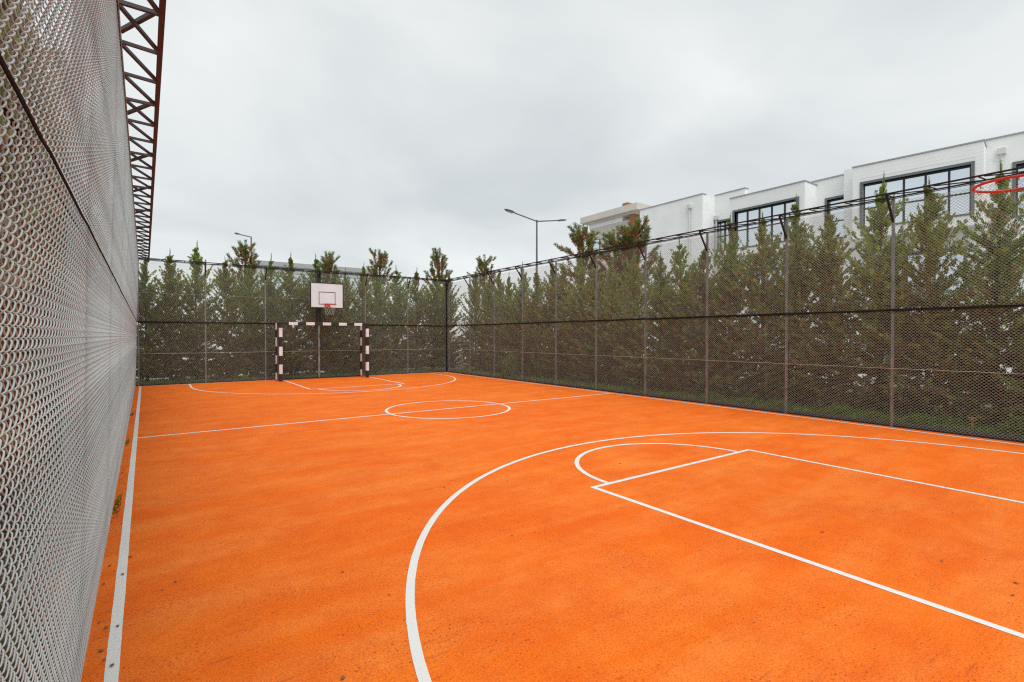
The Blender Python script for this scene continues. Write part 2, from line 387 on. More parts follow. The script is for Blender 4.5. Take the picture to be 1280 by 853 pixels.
def fence(p0, p1, posts, label, side, near=False, lean=0.0, over=0.30, H=4.05):
    """p0->p1 along the ground; side=+1: court lies on the left of that direction"""
    p0 = Vector((*p0,0)); p1 = Vector((*p1,0)); d = p1-p0; Lg = d.length
    rz = math.atan2(d.y, d.x)
    root = empty('chain_link_fence', p0, rz); tag(root, label, 'fence')
    # local frame: x along, +y*side towards the court
    s = side
    def ly(z): return s*lean*z/H
    r = 0.0018 if near else 0.0023
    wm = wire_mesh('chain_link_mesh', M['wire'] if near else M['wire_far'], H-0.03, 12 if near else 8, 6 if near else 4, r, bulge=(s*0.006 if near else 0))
    o = link('chain_link_mesh', wm, root); tag(o, kind='stuff')
    o.rotation_euler = (-s*math.atan(lean/H), 0, 0)
    md = o.modifiers.new('weave', 'NODES'); md.node_group = rows_group('weave', int(Lg/CELL), CELL)
    # posts behind the mesh, struts, top truss
    pm = MB().box(-.020,.020,-.020,.020,-.03,H-0.02).mesh('post', M['post'])
    back = -s*0.036
    for x in posts:
        o = link('post', pm, root); o.location = (x, back, 0)
        if lean: o.rotation_euler = (-s*math.atan(lean/H), 0, 0)
    zt = H
    yo, yi = ly(H)+back*0.3, ly(H)+s*over
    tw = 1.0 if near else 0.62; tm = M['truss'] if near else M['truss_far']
    MB().bar((-0.02,yo,zt),(Lg,yo,zt),0.035*tw).build('top_rail', tm, root)
    MB().bar((-0.02,yi,zt+0.01),(Lg,yi,zt+0.01),0.04*tw).build('truss_chord', M['chord'] if near else tm, root)
    sm = MB().bar((.5,yo+s*.018,zt+.03),(0,yi-s*.02,zt+.03),0.03).mesh('strut', tm) if near else MB().bar((0,back+ly(H-.45),zt-0.45),(0,yi-s*0.02,zt-0.005),0.032*(tw if near else .95)).mesh('strut', tm)
    cm = MB().bar((0,yo+s*.018,zt),(0,yi-s*.02,zt),0.028*tw).mesh('truss_bar', tm)
    step = 1.84/3
    dm = MB().bar((0.03,yo+s*.018,zt-0.002),(step-0.03,yi-s*.02,zt-0.002),0.026*tw).mesh('truss_bar', tm)
    pd = MB().bar((0,yo+s*.018,zt),(0.03,yi-s*.02,zt),0.026*tw).mesh('truss_bar', tm)
    for x in posts:
        o = link('strut', sm, root); o.location.x = x
        o = link('truss_bar', cm, root); o.location.x = x
        for k in range(3):
            if x+k*step+step > Lg: break
            o = link('truss_bar', dm, root); o.location.x = x+k*step
            if k:
                o = link('truss_bar', pd, root); o.location.x = x+k*step
    # rails and tension wires
    zm = 2.06
    MB().tube([(0,back*0.75+ly(zm),zm),(Lg,back*0.75+ly(zm),zm)],0.008 if near else 0.015,8).build('middle_rail', M['rail'], root)
    def hand(z, amp, yoff, rad, name, mat, seed):
        rr = random.Random(seed); pts = []; x = 0
        while x < Lg:
            pts.append((x, ly(z)+yoff+rr.uniform(-1,1)*amp*0.4, z+rr.uniform(-1,1)*amp)); x += rr.uniform(0.12,0.3)
        pts.append((Lg, ly(z)+yoff, z)); return MB().tube(pts, rad, 5).build(name, mat, root)
    hand(zm, 0.003, s*0.010, 0.0042 if near else .006, 'lacing_wire', M['rail'], 1)
    if not near:
        hand(zm-0.017, 0.008, s*0.010, 0.007, 'selvage_wire', M['rail'], 2)
        hand(zm+0.016, 0.008, s*0.006, 0.006, 'selvage_wire', M['rail'], 3)
    for z in (1.03, 3.0):
        hand(z, 0.004, -s*0.006 if near else s*0.007, 0.0035, 'tension_wire', M['tension'] if z < 2 else M['post'], 7)
    MB().tube([(0,ly(H)+s*0.012,H-0.03),(Lg,ly(H)+s*0.012,H-0.03)],0.004 if near else 0.007,5).build('top_wire', M['wire'] if near else M['rail'], root)
    return root
# side fence towards the white building (runs from behind the camera's level to the far corner)
y0 = -2.2
pr = [3.35+1.838*k - y0 for k in range(-3, 10)]
fence((XR, y0), (XR, YB), pr, 'tall chain link fence between the court and the hedge facing the white building', 1)
pb = [1.37-1.845 - XLF(YB), ] 
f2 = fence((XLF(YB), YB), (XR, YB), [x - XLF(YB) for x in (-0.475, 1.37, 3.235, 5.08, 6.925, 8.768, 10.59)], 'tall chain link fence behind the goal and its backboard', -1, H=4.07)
ya = 0.3
f3 = fence((XLF(ya), ya), (XLF(YB), YB), [4.62+1.84*k - ya for k in range(-2, 9)], 'pale chain link fence rising close beside the edge line, with reddish overhanging truss', -1, near=True, lean=0.10, over=0.27, H=4.02)

# corner post
tag(MB().tube([(XR-0.02,YB-0.02,-0.03),(XR-0.02,YB-0.02,4.1)],0.032,10).build('corner_post', M['rail']), 'dark round corner post where two chain link fences meet', 'post')

# ------------------------------------------------------------------ handball goal
def goal():
    root = empty('handball_goal', ((3.56+6.66)/2, 19.1, 0)); tag(root, 'black and white striped handball goal with grey side panels', 'goal')
    hw = (6.66-3.56)/2; dep = 0.62; w = 0.10
    def post(x, y, bands, z1):
        p = MB().box(x-w/2,x+w/2,y-w/2,y+w/2,0.0,z1).build('goal_post', M['black_paint'], root, bevel=0.006)
        for a, b_ in bands:
            MB().box(x-w/2-.002,x+w/2+.002,y-w/2-.002,y+w/2+.002,a,b_).build('white_band', M['white_paint'], p)
        return p
    for x in (-hw, hw):
        post(x, 0, [(.27,.60),(.91,1.23),(1.57,1.89)], 2.0)
        post(x, dep, [(.03,.28),(.60,.91),(1.23,1.55),(1.84,2.07)], 2.08)
        MB().box(x-.018,x+.018,w/2+.004,dep-w/2-.004,0.05,2.03).build('side_panel', M['goal_panel'], root)
        MB().bar((x,w/2,2.045),(x,dep-w/2,2.045),0.05).build('side_rail', M['black_paint'], root)
    cb = MB().box(-hw-w/2,hw+w/2,-w/2,w/2,2.0,2.1).build('crossbar', M['black_paint'], root, bevel=0.006)
    n = 11; L = 2*hw+w
    for k in range(5):
        a = -hw-w/2 + L*(2*k+1.08)/n
        MB().box(a, a+L/n*1.02, -w/2-.002, w/2+.002, 1.998, 2.102).build('white_band', M['white_paint'], cb)
    MB().bar((-hw,dep,0.03),(hw,dep,0.03),0.04).build('ground_bar', M['black_paint'], root)
goal()

# ------------------------------------------------------------------ basketball hoops
def hoop(label, cord=0.0022, n=12):
    """local origin: foot of the support; board faces -y, rim centre at (0.02,-1.2,2.77)"""
    root = empty('basketball_hoop'); tag(root, label, 'basketball hoop')
    zb0, zb1, yb = 2.66, 3.555, -0.83
    MB().box(-.575,.575,yb-.012,yb+.012,zb0,zb1).build('backboard', M['board'], root)
    fr = MB()
    for a, b_ in (((-.583,yb,zb0-.008),(.583,yb,zb0-.008)),((-.583,yb,zb1+.008),(.583,yb,zb1+.008)),((-.583,yb,zb0),(-.583,yb,zb1)),((.583,yb,zb0),(.583,yb,zb1))):
        fr.bar(a,b_,0.045,0.028)
    fr.build('board_frame', M['black_paint'], root)
    sq = MB(); t = 0.022; x0,x1,z0,z1 = -.30,.30,2.77,3.24
    sq.box(x0,x1,yb-.016,yb-.0125,z1-t,z1); sq.box(x0,x1,yb-.016,yb-.0125,z0,z0+t); sq.box(x0,x0+t,yb-.016,yb-.0125,z0+t,z1-t); sq.box(x1-t,x1,yb-.016,yb-.0125,z0+t,z1-t)
    sq.build('target_square', M['black_paint'], root)
    cy, cz, rr = -1.18, 2.77, 0.228
    ring = [(rr*math.cos(a), cy+rr*math.sin(a), cz) for a in np.linspace(0,2*math.pi,49)]
    rim = MB().tube(ring, 0.0105, 8, cap=False).build('rim', M['rim'], root, smooth=True)
    br = MB(); br.box(-.09,.09,yb-.10,yb-.017,cz-.11,cz-.005)
    br.bar((-.07,yb-.08,cz-.01),(-.13,cy+.19,cz-.008),0.016); br.bar((.07,yb-.08,cz-.01),(.13,cy+.19,cz-.008),0.016)
    br.build('rim_bracket', M['rim'], root)
    hk = MB()
    for k in range(12):
        a = 2*math.pi*(k+.5)/12; c, s_ = math.cos(a), math.sin(a)
        hk.tube([(rr*c,cy+rr*s_,cz-.008),(rr*c*.97,cy+rr*s_*.97,cz-.028),((rr-.022)*c,cy+(rr-.022)*s_,cz-.022)],0.0035,4)
    hk.build('net_hooks', M['rim'], rim)
    net = MB(); lv = [(0,.225),(.10,.195),(.20,.165),(.30,.145),(.38,.15)]
    for k in range(n):
        for d in (-1,1):
            pts = []
            for i,(dz,rd) in enumerate(lv):
                a = 2*math.pi*(k+.5+d*(i%2)*.5)/n
                pts.append((rd*math.cos(a), cy+rd*math.sin(a), cz-.02-dz))
            net.tube(pts,cord,4)
    net.build('net', M['cord'], root)
    MB().box(-.075-.09,.075-.09,-.07,.05,2.02,4.03).build('support_column', M['black_paint'], root)
    MB().box(-.035-.09,.035-.09,-.05,.03,0.0,2.02).build('lower_column', M['post'], root)
    am = MB()
    for z in (2.78,3.42): am.bar((-.09,-.06,z),(-.2,yb+.02,z),0.05); am.bar((-.09,-.06,z),(.2,yb+.02,z),0.05)
    am.build('board_arms', M['black_paint'], root)
    return root
h1 = hoop('white basketball backboard with red rim and net above the striped goal'); h1.location = (5.17, 19.99, 0)
h2 = hoop('red basketball rim with thin hanging net in front of the white building windows', 0.0009, 8)
h2.location = (5.23, -0.29, -0.03); h2.rotation_euler.z = math.pi

# ------------------------------------------------------------------ foliage builders (numpy)
def quads_mesh(name, C, U, W, colors, mat):
    """diamond leaflets: base C, axis vector U (full length), half-width vector W"""
    n = len(C)
    V = np.empty((n,4,3)); V[:,0] = C; V[:,1] = C+0.45*U+W; V[:,2] = C+U; V[:,3] = C+0.45*U-W
    me = bpy.data.meshes.new(name)
    me.vertices.add(n*4); me.vertices.foreach_set('co', V.reshape(-1))
    me.loops.add(n*4); me.loops.foreach_set('vertex_index', np.arange(n*4, dtype=np.int32))
    me.polygons.add(n); me.polygons.foreach_set('loop_start', np.arange(0,n*4,4, dtype=np.int32)); me.polygons.foreach_set('loop_total', np.full(n,4,dtype=np.int32))
    ca = me.color_attributes.new('Col', 'FLOAT_COLOR', 'POINT')
    cc = np.ones((n,4,4)); cc[:,:,:3] = colors[:,None,:]
    ca.data.foreach_set('color', cc.reshape(-1).astype(np.float32))
    me.materials.append(mat); me.update(); me.validate()
    return me
def unit(a): return a/np.maximum(np.linalg.norm(a,axis=-1,keepdims=True),1e-9)

def cypress_meshes(seed, H=4.8, Rm=0.80, nb=310, low=0.14, sparse=1.0, dry=0.0):
    rg = np.random.default_rng(seed); tint = np.array([rg.uniform(.85,1.15),1,rg.uniform(.8,1.1)])*rg.uniform(.88,1.14)
    t = rg.uniform(0,1,nb)**1.12; zb = low + t*(H*0.97-low)
    kp = (zb/H < .60) | (rg.uniform(0,1,nb) < np.interp(zb/H,[.6,.75,1],[.8,.5,.6])); zb = zb[kp]; nb = len(zb)
    az = np.arange(nb)*2.399963 + rg.uniform(-.5,.5,nb)
    tt = zb/H
    prof = np.interp(tt,[0,.12,.3,.5,.61,.70,.78,.86,.93,1],[.88,1.04,1.04,.88,.70,.50,.33,.19,.08,.02])
    # shoulder-lobes so the outline is uneven
    lob = 1+0.20*np.sin(az*2+seed+zb*2.3)+rg.uniform(-.40,.50,nb)
    Lb = Rm*prof*lob/np.cos(np.radians(np.interp(tt,[0,.15,.5,.8,1],[0,14,36,52,64])))
    el = np.radians(np.interp(tt,[0,.15,.5,.8,1],[0,14,38,52,64])+rg.uniform(-10,12,nb))
    bend = lambda z: np.stack([0.05*np.sin(z*1.1+seed),0.05*np.cos(z*.9+seed*2)-0.05,np.zeros_like(z)],-1)*(z/H)[:,None]
    ns = 19
    sfr = np.clip(np.linspace(.12,1,ns)[None,:]+rg.uniform(-.04,.04,(nb,ns)),.05,1)
    out = np.stack([np.cos(az),np.sin(az),np.zeros(nb)],-1)
    rad = (sfr*Lb[:,None])*np.cos(el)[:,None]; hgt = (sfr*Lb[:,None])*np.sin(el)[:,None]+0.16*Lb[:,None]*(sfr**2)-.06*Lb[:,None]*sfr
    P = np.stack([zb*0,zb*0,zb],-1)[:,None,:]+bend(zb)[:,None,:]+out[:,None,:]*rad[...,None]+np.array([0,0,1.])*hgt[...,None]
    P = P.reshape(-1,3); n = len(P)
    P += rg.normal(0,.015,P.shape)
    bd = (out*np.cos(el)[:,None]+np.array([0,0,1.])*np.sin(el)[:,None]); bd = np.repeat(bd,ns,0)
    sf = sfr.reshape(-1); tz = np.repeat(tt,ns)
    side = unit(np.cross(bd,np.array([0,0,1.])+rg.normal(0,.25,(n,3))))*np.where(np.arange(n)%2,1,-1)[:,None]
    ax = unit(bd*(0.75+.6*sf[:,None])+side*(0.62*(1.05-sf[:,None]))+rg.normal(0,.22,(n,3))+np.array([0,0,.28]))
    sl = rg.uniform(.12,.23,n)*(1-.35*sf)*np.interp(tz,[0,.6,.85,1],[1.15,1.0,.72,.42])
    nrm = unit(np.cross(ax,rg.normal(0,1,(n,3))))
    lat = unit(np.cross(nrm,ax))
    nl = 9
    Cs=[];Us=[];Ws=[];Cc=[]
    green = np.array([.235,.330,.080])*tint; olive = np.array([.330,.345,.095])*tint; dark = np.array([.135,.195,.062])*tint; brown = np.array([.265,.195,.112])
    k = rg.uniform(0,1,(n,1))*np.interp(tz,[0,.45,.8],[1.0,.95,.7])[:,None]
    base = np.where(k<.55,green,np.where(k<.8,olive,dark))*rg.uniform(.75,1.25,(n,1))
    pbrown = np.clip(.72-1.05*sf,0,1)*np.interp(tz,[0,.4,.9],[.85,.7,.3])+np.interp(tz,[0,.25,.55],[.38,.28,0])
    pbrown = pbrown + dry
    base = np.where((rg.uniform(0,1,n)<pbrown)[:,None], brown*rg.uniform(.6,1.25,(n,1)), base)
    for j in range(nl):
        f = j/(nl-1)
        if j == nl-1: d = ax; c = P+ax*(sl*.62)[:,None]; ln = sl*.5
        else:
            sg = 1 if j%2 else -1
            d = unit(ax*0.9+lat*sg*0.62+rg.normal(0,.14,(n,3))); c = P+ax*(sl*(.08+.62*f))[:,None]; ln = sl*(.62-.28*f)*rg.uniform(.8,1.2,n)
        w = unit(np.cross(d,nrm+rg.normal(0,.35,(n,3))))*(np.interp(tz,[0,.6,1],[.0120,.0085,.0060])[:,None]+.003*rg.uniform(0,1,(n,1)))
        Cs.append(c);Us.append(d*ln[:,None]);Ws.append(w);Cc.append(base*rg.uniform(.85,1.15,(n,1)))
    # leader tip
    m = 46; z = np.linspace(H*.88,H*1.04,m); c = np.stack([z*0,z*0,z],-1)+bend(z)
    a = np.arange(m)*2.4; d = unit(np.stack([np.cos(a)*.5,np.sin(a)*.5,np.ones(m)],-1))
    Cs.append(c);Us.append(d*np.linspace(.15,.05,m)[:,None]);Ws.append(unit(np.cross(d,rg.normal(0,1,(m,3))))*.008);Cc.append(np.tile(green*1.1,(m,1)))
    C=np.concatenate(Cs);U=np.concatenate(Us);W=np.concatenate(Ws);K=np.concatenate(Cc)
    if sparse<1:
        keep = np.random.default_rng(seed+9).uniform(0,1,len(C))<sparse; C,U,W,K=C[keep],U[keep],W[keep],K[keep]
    crown = quads_mesh('crown',C,U,W,K,M['leafage'])
    tr = MB(); zz = np.linspace(-.03,H*1.03,9); bb = bend(zz)
    tr.tube([(bb[i][0],bb[i][1],zz[i]) for i in range(9)],[.055*(1-.9*i/8)+.004 for i in range(9)],7)
    for i in range(nb):
        if i%2==0:
            q = P.reshape(nb,ns,3)[i]; b0 = bend(zb[i:i+1])[0]
            tr.tube([(b0[0],b0[1],zb[i]),tuple(q[5]),tuple(q[11])],[.011,.007,.003],4,cap=False)
    trunk = tr.mesh('trunk',M['bark'],smooth=True)
    return crown, trunk
def pine_meshes(seed, H=6.0, spread=1.0):
    rg = np.random.default_rng(seed); rr = random.Random(seed)
    tr = MB(); tr.tube([(0,0,-.03),(.04,.02,H*.4),(0,.05,H*.7),(.02,0,H*.95)],[.09,.07,.045,.015],8)
    tips = [(Vector((.02,0,H*.95)),Vector((0,0,1)),.42)]
    nb = 30
    for i in range(nb):
        t = .42+.5*i/nb; z = H*t; a = i*2.4+rr.uniform(-.4,.4); L = spread*(1.05-t)*rr.uniform(1.3,1.9)
        d = Vector((math.cos(a),math.sin(a),0)); p0 = Vector((0.02,.03,z))
        p1 = p0+d*L*.55+Vector((0,0,L*.22)); p2 = p0+d*L*.85+Vector((0,0,L*.62))
        tr.tube([p0,p1,p2],[.02,.014,.007],5,cap=False)
        tips.append((p2,(p2-p1).normalized()+Vector((0,0,.6)),rr.uniform(.28,.42)))
        for k in range(3):
            q = p0.lerp(p1,.5+.25*k)+Vector((rr.uniform(-.12,.12),rr.uniform(-.12,.12),.05)); q2 = q+Vector((d.x*.1+rr.uniform(-.2,.2),d.y*.1+rr.uniform(-.2,.2),rr.uniform(.15,.3)))
            tr.tube([q,q2],[.009,.005],4,cap=False); tips.append((q2,(q2-q).normalized()+Vector((0,0,.4)),rr.uniform(.2,.34)))
    trunk = tr.mesh('trunk',M['pinebark'],smooth=True)
    Cs=[];Us=[];Ws=[];Kc=[]
    for p,d,L in tips:
        n = 150; p = np.array(p); d = unit(np.array(d)[None])[0]
        s = rg.uniform(-.75,.5,n); a = rg.normal(0,1,(n,3)); a = unit(a-d*(a@d)[:,None])
        dr = unit(d*rg.uniform(.55,1.3,n)[:,None]+a*.75)
        c = p+d*(s*L)[:,None]
        Cs.append(c);Us.append(dr*rg.uniform(.08,.14,n)[:,None]);Ws.append(unit(np.cross(dr,rg.normal(0,1,(n,3))))*.006)
        gcol = np.array([.20,.235,.07])*rg.uniform(.7,1.3,(n,1)); bcol = np.array([.50,.22,.08])*rg.uniform(.6,1.2,(n,1))
        old = (s<-.15)&(rg.uniform(0,1,n)<.85)&(rg.uniform()<.8)
        Kc.append(np.where(old[:,None],bcol,gcol))
    crown = quads_mesh('crown',np.concatenate(Cs),np.concatenate(Us),np.concatenate(Ws),np.concatenate(Kc),M['needle'])
    return crown, trunk
def plant(name, meshes, loc, rz, sc, label, cat, group, names=('crown','trunk')):
    o = empty(name, loc, rz); o.scale = sc if isinstance(sc,(tuple,list)) else (sc,sc,sc); tag(o,label,cat,group)
    for nm, me in zip(names,meshes): link(nm,me,o)
    return o

CY = [cypress_meshes(s) for s in (11,22,33,44,55,66,77)]
rng = random.Random(2)
CYD = [cypress_meshes(s, dry=.62) for s in (5,6,7)]
# row beyond the side fence: trunk pixel -> position on the row, top pixel -> height
row = [(2.25-1.05,4.6),(2.25,4.6),(3.22,4.6),(4.0,4.95),(4.92,4.4),(5.6,4.95),(6.39,4.65),(7.28,4.8),(8.05,4.1),(8.82,4.35),(9.43,4.0),(10.48,4.15),(11.35,4.1),
       (12.1,4.2),(12.85,4.4),(13.64,4.3),(14.5,4.5),(15.4,4.2),(16.2,4.6),(17.1,4.3),(17.95,4.5),(18.8,4.25),(19.7,4.6)]
for i,(y,h) in enumerate(row):
    k = h/4.95*rng.uniform(.97,1.02); w = rng.uniform(.80,1.02)
    plant('cypress_tree', CY[(i*3+i//7)%7], (12.0+rng.uniform(-.12,.12),y,-.01), rng.uniform(0,6.28), (w,w,k),
          {1:'cypress directly beyond the red rim, in the hedge along the side fence',2:'cypress before the downpipe side half of the largest bay window',3:'cypress with tall thin spire before the far half of the largest bay window',
           4:'cypress before the recessed window between the two bays',5:'cypress before the bare side wall of the smaller bay',6:'cypress before the smaller bay window, beside a fence post',7:'cypress before the narrow window next to the smaller bay'}.get(i,
          'feathery green cypress in the dense hedge row before the plain white wall'),'tree','cypresses along the side fence')
rowb = [(-.27,4.35),(.41,4.6),(1.17,5.0),(2.11,4.5),(2.91,4.5),(3.57,4.75),(4.29,4.85),(5.2,4.9),(5.9,4.4),(6.5,4.45),(7.2,4.7),(7.95,4.4),(8.78,4.75),(9.66,4.7),(10.5,4.6),(11.3,4.7)]
for i,(x,h) in enumerate(rowb):
    k = h/4.95; w = rng.uniform(.86,1.08)
    plant('cypress_tree', CY[(i*4+1)%7], (x,21.2+rng.uniform(-.12,.12),-.01), rng.uniform(0,6.28), (w,w,k),
          {0:'end cypress of the goal hedge, next to the pale mesh fence',2:'tallest cypress of the goal hedge, near the pale mesh fence',7:'cypress directly behind the white backboard'}.get(i,
          'feathery green cypress in the hedge row behind the goal fence'),'tree','cypresses behind the goal fence')
# hedge glimpsed through the mesh beside the camera
for i in range(18):
    w = rng.uniform(.95,1.15)
    plant('cypress_tree', CYD[i%3], (-1.80-.03*i+rng.uniform(-.1,.1), .8+i*1.05, -.01), rng.uniform(0,6.28), (w,w,rng.uniform(1.45,1.8) if i>6 else rng.uniform(.75,.95)),
          'brownish cypress glimpsed through the pale mesh fence beside the edge line','tree','cypresses behind the pale mesh fence')
PN = [pine_meshes(5),pine_meshes(8,spread=.85)]
for i,(x,y,h) in enumerate([(3.02,23.5,5.7),(6.46,23.5,5.55),(8.84,23.5,5.9),(11.93,23.5,6.2),(14.77,23.5,6.2)]):
    plant('pine_tree', PN[i%2], (x,y,-.03), i*1.3, (h/6.0*1.2,h/6.0*1.2,h/6.0), ['pine rising beside the slim single armed street lamp','pine with reddish old needles rising straight above the white backboard','pine rising between the white backboard and the dark corner post','tall pine rising just behind the dark corner post','pine rising between the dark corner post and the two armed street lamp'][i],'tree','pines above the goal hedge')
for i,(x,y,h) in enumerate([(14.5,15.3,6.35),(14.6,13.5,5.95),(14.5,12.5,6.1)]):
    plant('pine_tree', PN[(i+1)%2], (x,y,-.03), 2+i*2.1, (h/6.0*1.5,h/6.0*1.5,h/6.0), ['pine before the far end of the cream flat roofed house','pine before the middle of the cream flat roofed house','pine before the brick pier of the cream flat roofed house'][i],'tree','pines before the brick chimneyed building')

# low shrubs under the hedge
def shrub_meshes(seed):
    rg = np.random.default_rng(seed); n = 900
    d = unit(rg.normal(0,1,(n,3))); d[:,2] = np.abs(d[:,2]); c = d*rg.uniform(.25,1,(n,1))**.6*np.array([.34,.34,.36])
    c[:,2] += .02
    u = unit(d+rg.normal(0,.6,(n,3))+np.array([0,0,.4])); ln = rg.uniform(.05,.1,(n,1))
    col = np.array([.15,.26,.04])*rg.uniform(.6,1.35,(n,1))
    crown = quads_mesh('foliage',c,u*ln,unit(np.cross(u,rg.normal(0,1,(n,3))))*.018,col,M['leafage'])
    st = MB()
    for k in range(7):
        a = k*.9; st.tube([(0,0,-.03),(.12*math.cos(a),.12*math.sin(a),.15),(.2*math.cos(a),.2*math.sin(a),.28)],[.008,.006,.003],4,cap=False)
    return crown, st.mesh('stem',M['bark'])
SH = [shrub_meshes(3),shrub_meshes(4)]
for i,(y,x,s) in enumerate([(1.75,11.2,.9),(2.75,11.3,.65),(3.05,11.05,.7),(3.75,11.0,.55),(4.35,11.1,.7),(5.5,11.05,.65),(6.3,11.1,.6),(7.2,11.1,.7),(8.1,11.1,.5),(9.2,11.2,.5)]):
    plant('low_shrub', SH[i%2],(x,y,-.012),i,(s*1.2,s*1.2,s*.85),'low bright green shrub at the foot of the hedge by the side fence','shrub','low shrubs under the side hedge',('foliage','stem'))
b = onG(640,474); plant('creeping_shrub', SH[0], (10.95,b.y+.3,-.012),.4,(1.0,1.0,2.3),'leafy green climber growing up the side fence near the far corner','shrub',None,('foliage','stem'))
for i,x in enumerate((4.4,5.0,5.7,6.4,7.6,8.6)):
    plant('low_shrub', SH[i%2],(x,20.75,-.012),i*2,(.8,.6,.55+.1*(i%3)),'low yellow green shrub at the foot of the hedge behind the goal','shrub','low shrubs behind the goal',('foliage','stem'))

# grass blades
def grass(name, x0,x1,y0,y1,n,seed,hm=.09,parent=None):
    rg = np.random.default_rng(seed)
    c = np.stack([rg.uniform(x0,x1,n),rg.uniform(y0,y1,n),np.full(n,-.012)],-1)
    d = unit(np.stack([rg.normal(0,.35,n),rg.normal(0,.35,n),np.ones(n)],-1)); ln = rg.uniform(.4,1.2,(n,1))*hm
    col = np.array([.19,.33,.045])*rg.uniform(.6,1.4,(n,1)); col[rg.uniform(0,1,n)<.15] = (.16,.13,.05)
    a = rg.uniform(0,6.28,n); w = np.stack([np.cos(a),np.sin(a),0*a],-1)*.006
    o = link(name, quads_mesh(name,c,d*ln,w,col,M['grass'])); return o
tag(grass('grass',XR+.16,XR+3.2,-1,YB,52000,1,.15),'green grass growing under the hedge along the side fence','grass',kind='stuff')
tag(grass('grass',-.6,XR,YB+.16,YB+2.1,16000,2,.13),'green grass growing under the hedge behind the goal','grass',kind='stuff')

# ------------------------------------------------------------------ row of white houses
def house_block():
    root = empty('white_building',(27,14,0)); tag(root,'long white building with projecting bays and dark framed window bands','building')
    inv = Matrix.Translation((-27,-14,0))
    class Face:           # local frame: s along the facade (towards the camera side), o outward to the court, z up
        def __init__(s,P,ang): s.P=Vector((P[0]-27,P[1]-14,0)); s.d=Vector((math.sin(ang),-math.cos(ang),0)); s.n=Vector((-s.d.y*-1,0,0)); s.n=Vector((s.d.y,-s.d.x,0))
        def pt(s,a,o,z): return s.P+s.d*a+s.n*o+Vector((0,0,z))
        def block(s,mb,a0,a1,o0,o1,z0,z1):
            b=len(mb.v); mb.v += [tuple(s.pt(a,o,z)) for z in (z0,z1) for a,o in ((a0,o0),(a1,o0),(a1,o1),(a0,o1))]
            mb.f += [tuple(b+i for i in q) for q in ((3,2,1,0),(4,5,6,7),(0,1,5,4),(1,2,6,5),(2,3,7,6),(3,0,4,7))]
            return mb
    def wall(F,a0,a1,o0,o1,z0,z1,opens,mat='bwhite',name='wall',inner=None):
        """solid wall slab between o0 and o1 with rectangular openings (a0,a1,z0,z1)"""
        mb=MB(); cols=sorted({a0,a1,*[x for op in opens for x in op[:2]]})
        for c0,c1 in zip(cols,cols[1:]):
            cuts=sorted([(op[2],op[3]) for op in opens if op[0]<=c0 and op[1]>=c1]); z=z0
            for k0,k1 in cuts:
                if k0>z: F.block(mb,c0,c1,o0,o1,z,k0)
                z=k1
            if z<z1: F.block(mb,c0,c1,o0,o1,z,z1)
        return mb.build(name,M[mat],root)
    def window(F,a0,a1,z0,z1,o,cols,tr,border=True,thick=.11):
        """window set in an opening, surround proud of the wall face at o"""
        w=MB()
        if border:
            t=thick
            F.block(w,a0-t,a1+t,o-.25,o+.05,z1,z1+t); F.block(w,a0-t,a0,o-.25,o+.05,z0,z1); F.block(w,a1,a1+t,o-.25,o+.05,z0,z1)
            F.block(w,a0-t,a1+t,o-.25,o+.03,z0-.05,z0)
        else:
            F.block(w,a0,a1,o-.25,o-.05,z1-.04,z1)
        win=w.build('window',M['frame'],root)
        m=MB(); e=.05
        F.block(m,a0,a1,o-.2,o-.13,z1-e*1.6,z1); F.block(m,a0,a1,o-.2,o-.13,z0,z0+e)
        F.block(m,a0,a0+e,o-.2,o-.13,z0+e,z1-e*1.6); F.block(m,a1-e,a1,o-.2,o-.13,z0+e,z1-e*1.6); m.build('sash',M['mull'],win)
        xs=[a0+e]+list(cols)+[a1-e]
        for c in cols:
            F.block(MB(),0,0,0,0,0,0); mm=MB(); F.block(mm,c-.04,c+.04,o-.205,o-.12,z0+e,z1-e*1.6); mm.build('mullion',M['mull'],win)
        zs=[z0+e]+([tr] if tr else [])+[z1-e*1.6]
        for i in range(len(xs)-1):
            for j in range(len(zs)-1):
                p=MB(); F.block(p,xs[i]+.002,xs[i+1]-.002,o-.175,o-.16,zs[j]+.002,zs[j+1]-.002); p.build('pane',M['glass'],win)
            if tr:
                mm=MB(); F.block(mm,xs[i],xs[i+1],o-.20,o-.125,tr-.03,tr+.03); mm.build('transom',M['mull'],win)
    def coping(F,a0,a1,o0,o1,z):
        mb=MB(); F.block(mb,a0-.03,a1+.03,o0,o1+.04,z,z+.055); mb.build('coping',M['coping'],root)
    def pipe(F,a,o,z1):
        mb=MB(); mb.tube([F.pt(a,o+.08,.1),F.pt(a,o+.08,z1-.2)],.055,10); b_=F.block(mb,a-.13,a+.13,o+.003,o+.2,z1-.22,z1+.02); mb.build('downpipe',M['pipe'],root)
    def clad(F,a0,a1,o,z0,z1,opens):
        """horizontal cladding boards around the window openings"""
        z=z0; st=.155
        while z<z1-.02:
            zt=min(z+st-.002,z1); spans=[(a0,a1)]
            for op in opens:
                if z<op[3] and zt>op[2]:
                    spans=[q for s_ in spans for q in ((s_[0],min(s_[1],op[0])),(max(s_[0],op[1]),s_[1])) if q[1]-q[0]>.01]
            for s_ in spans:
                mb=MB(); F.block(mb,s_[0],s_[1],o,o+.005,z,zt); mb.build('cladding_board',M['clad'],root)
            z+=st
    F1=Face((27,23),0.0)            # straight part, s = 23 - y
    Y=lambda y:23-y
    # block A: plain wall
    wall(F1,Y(22.96),Y(18.13),-9,0,0,10.2,[]); coping(F1,Y(22.96),Y(18.13),-.35,0,10.2); pipe(F1,Y(19.0),0,9.7)
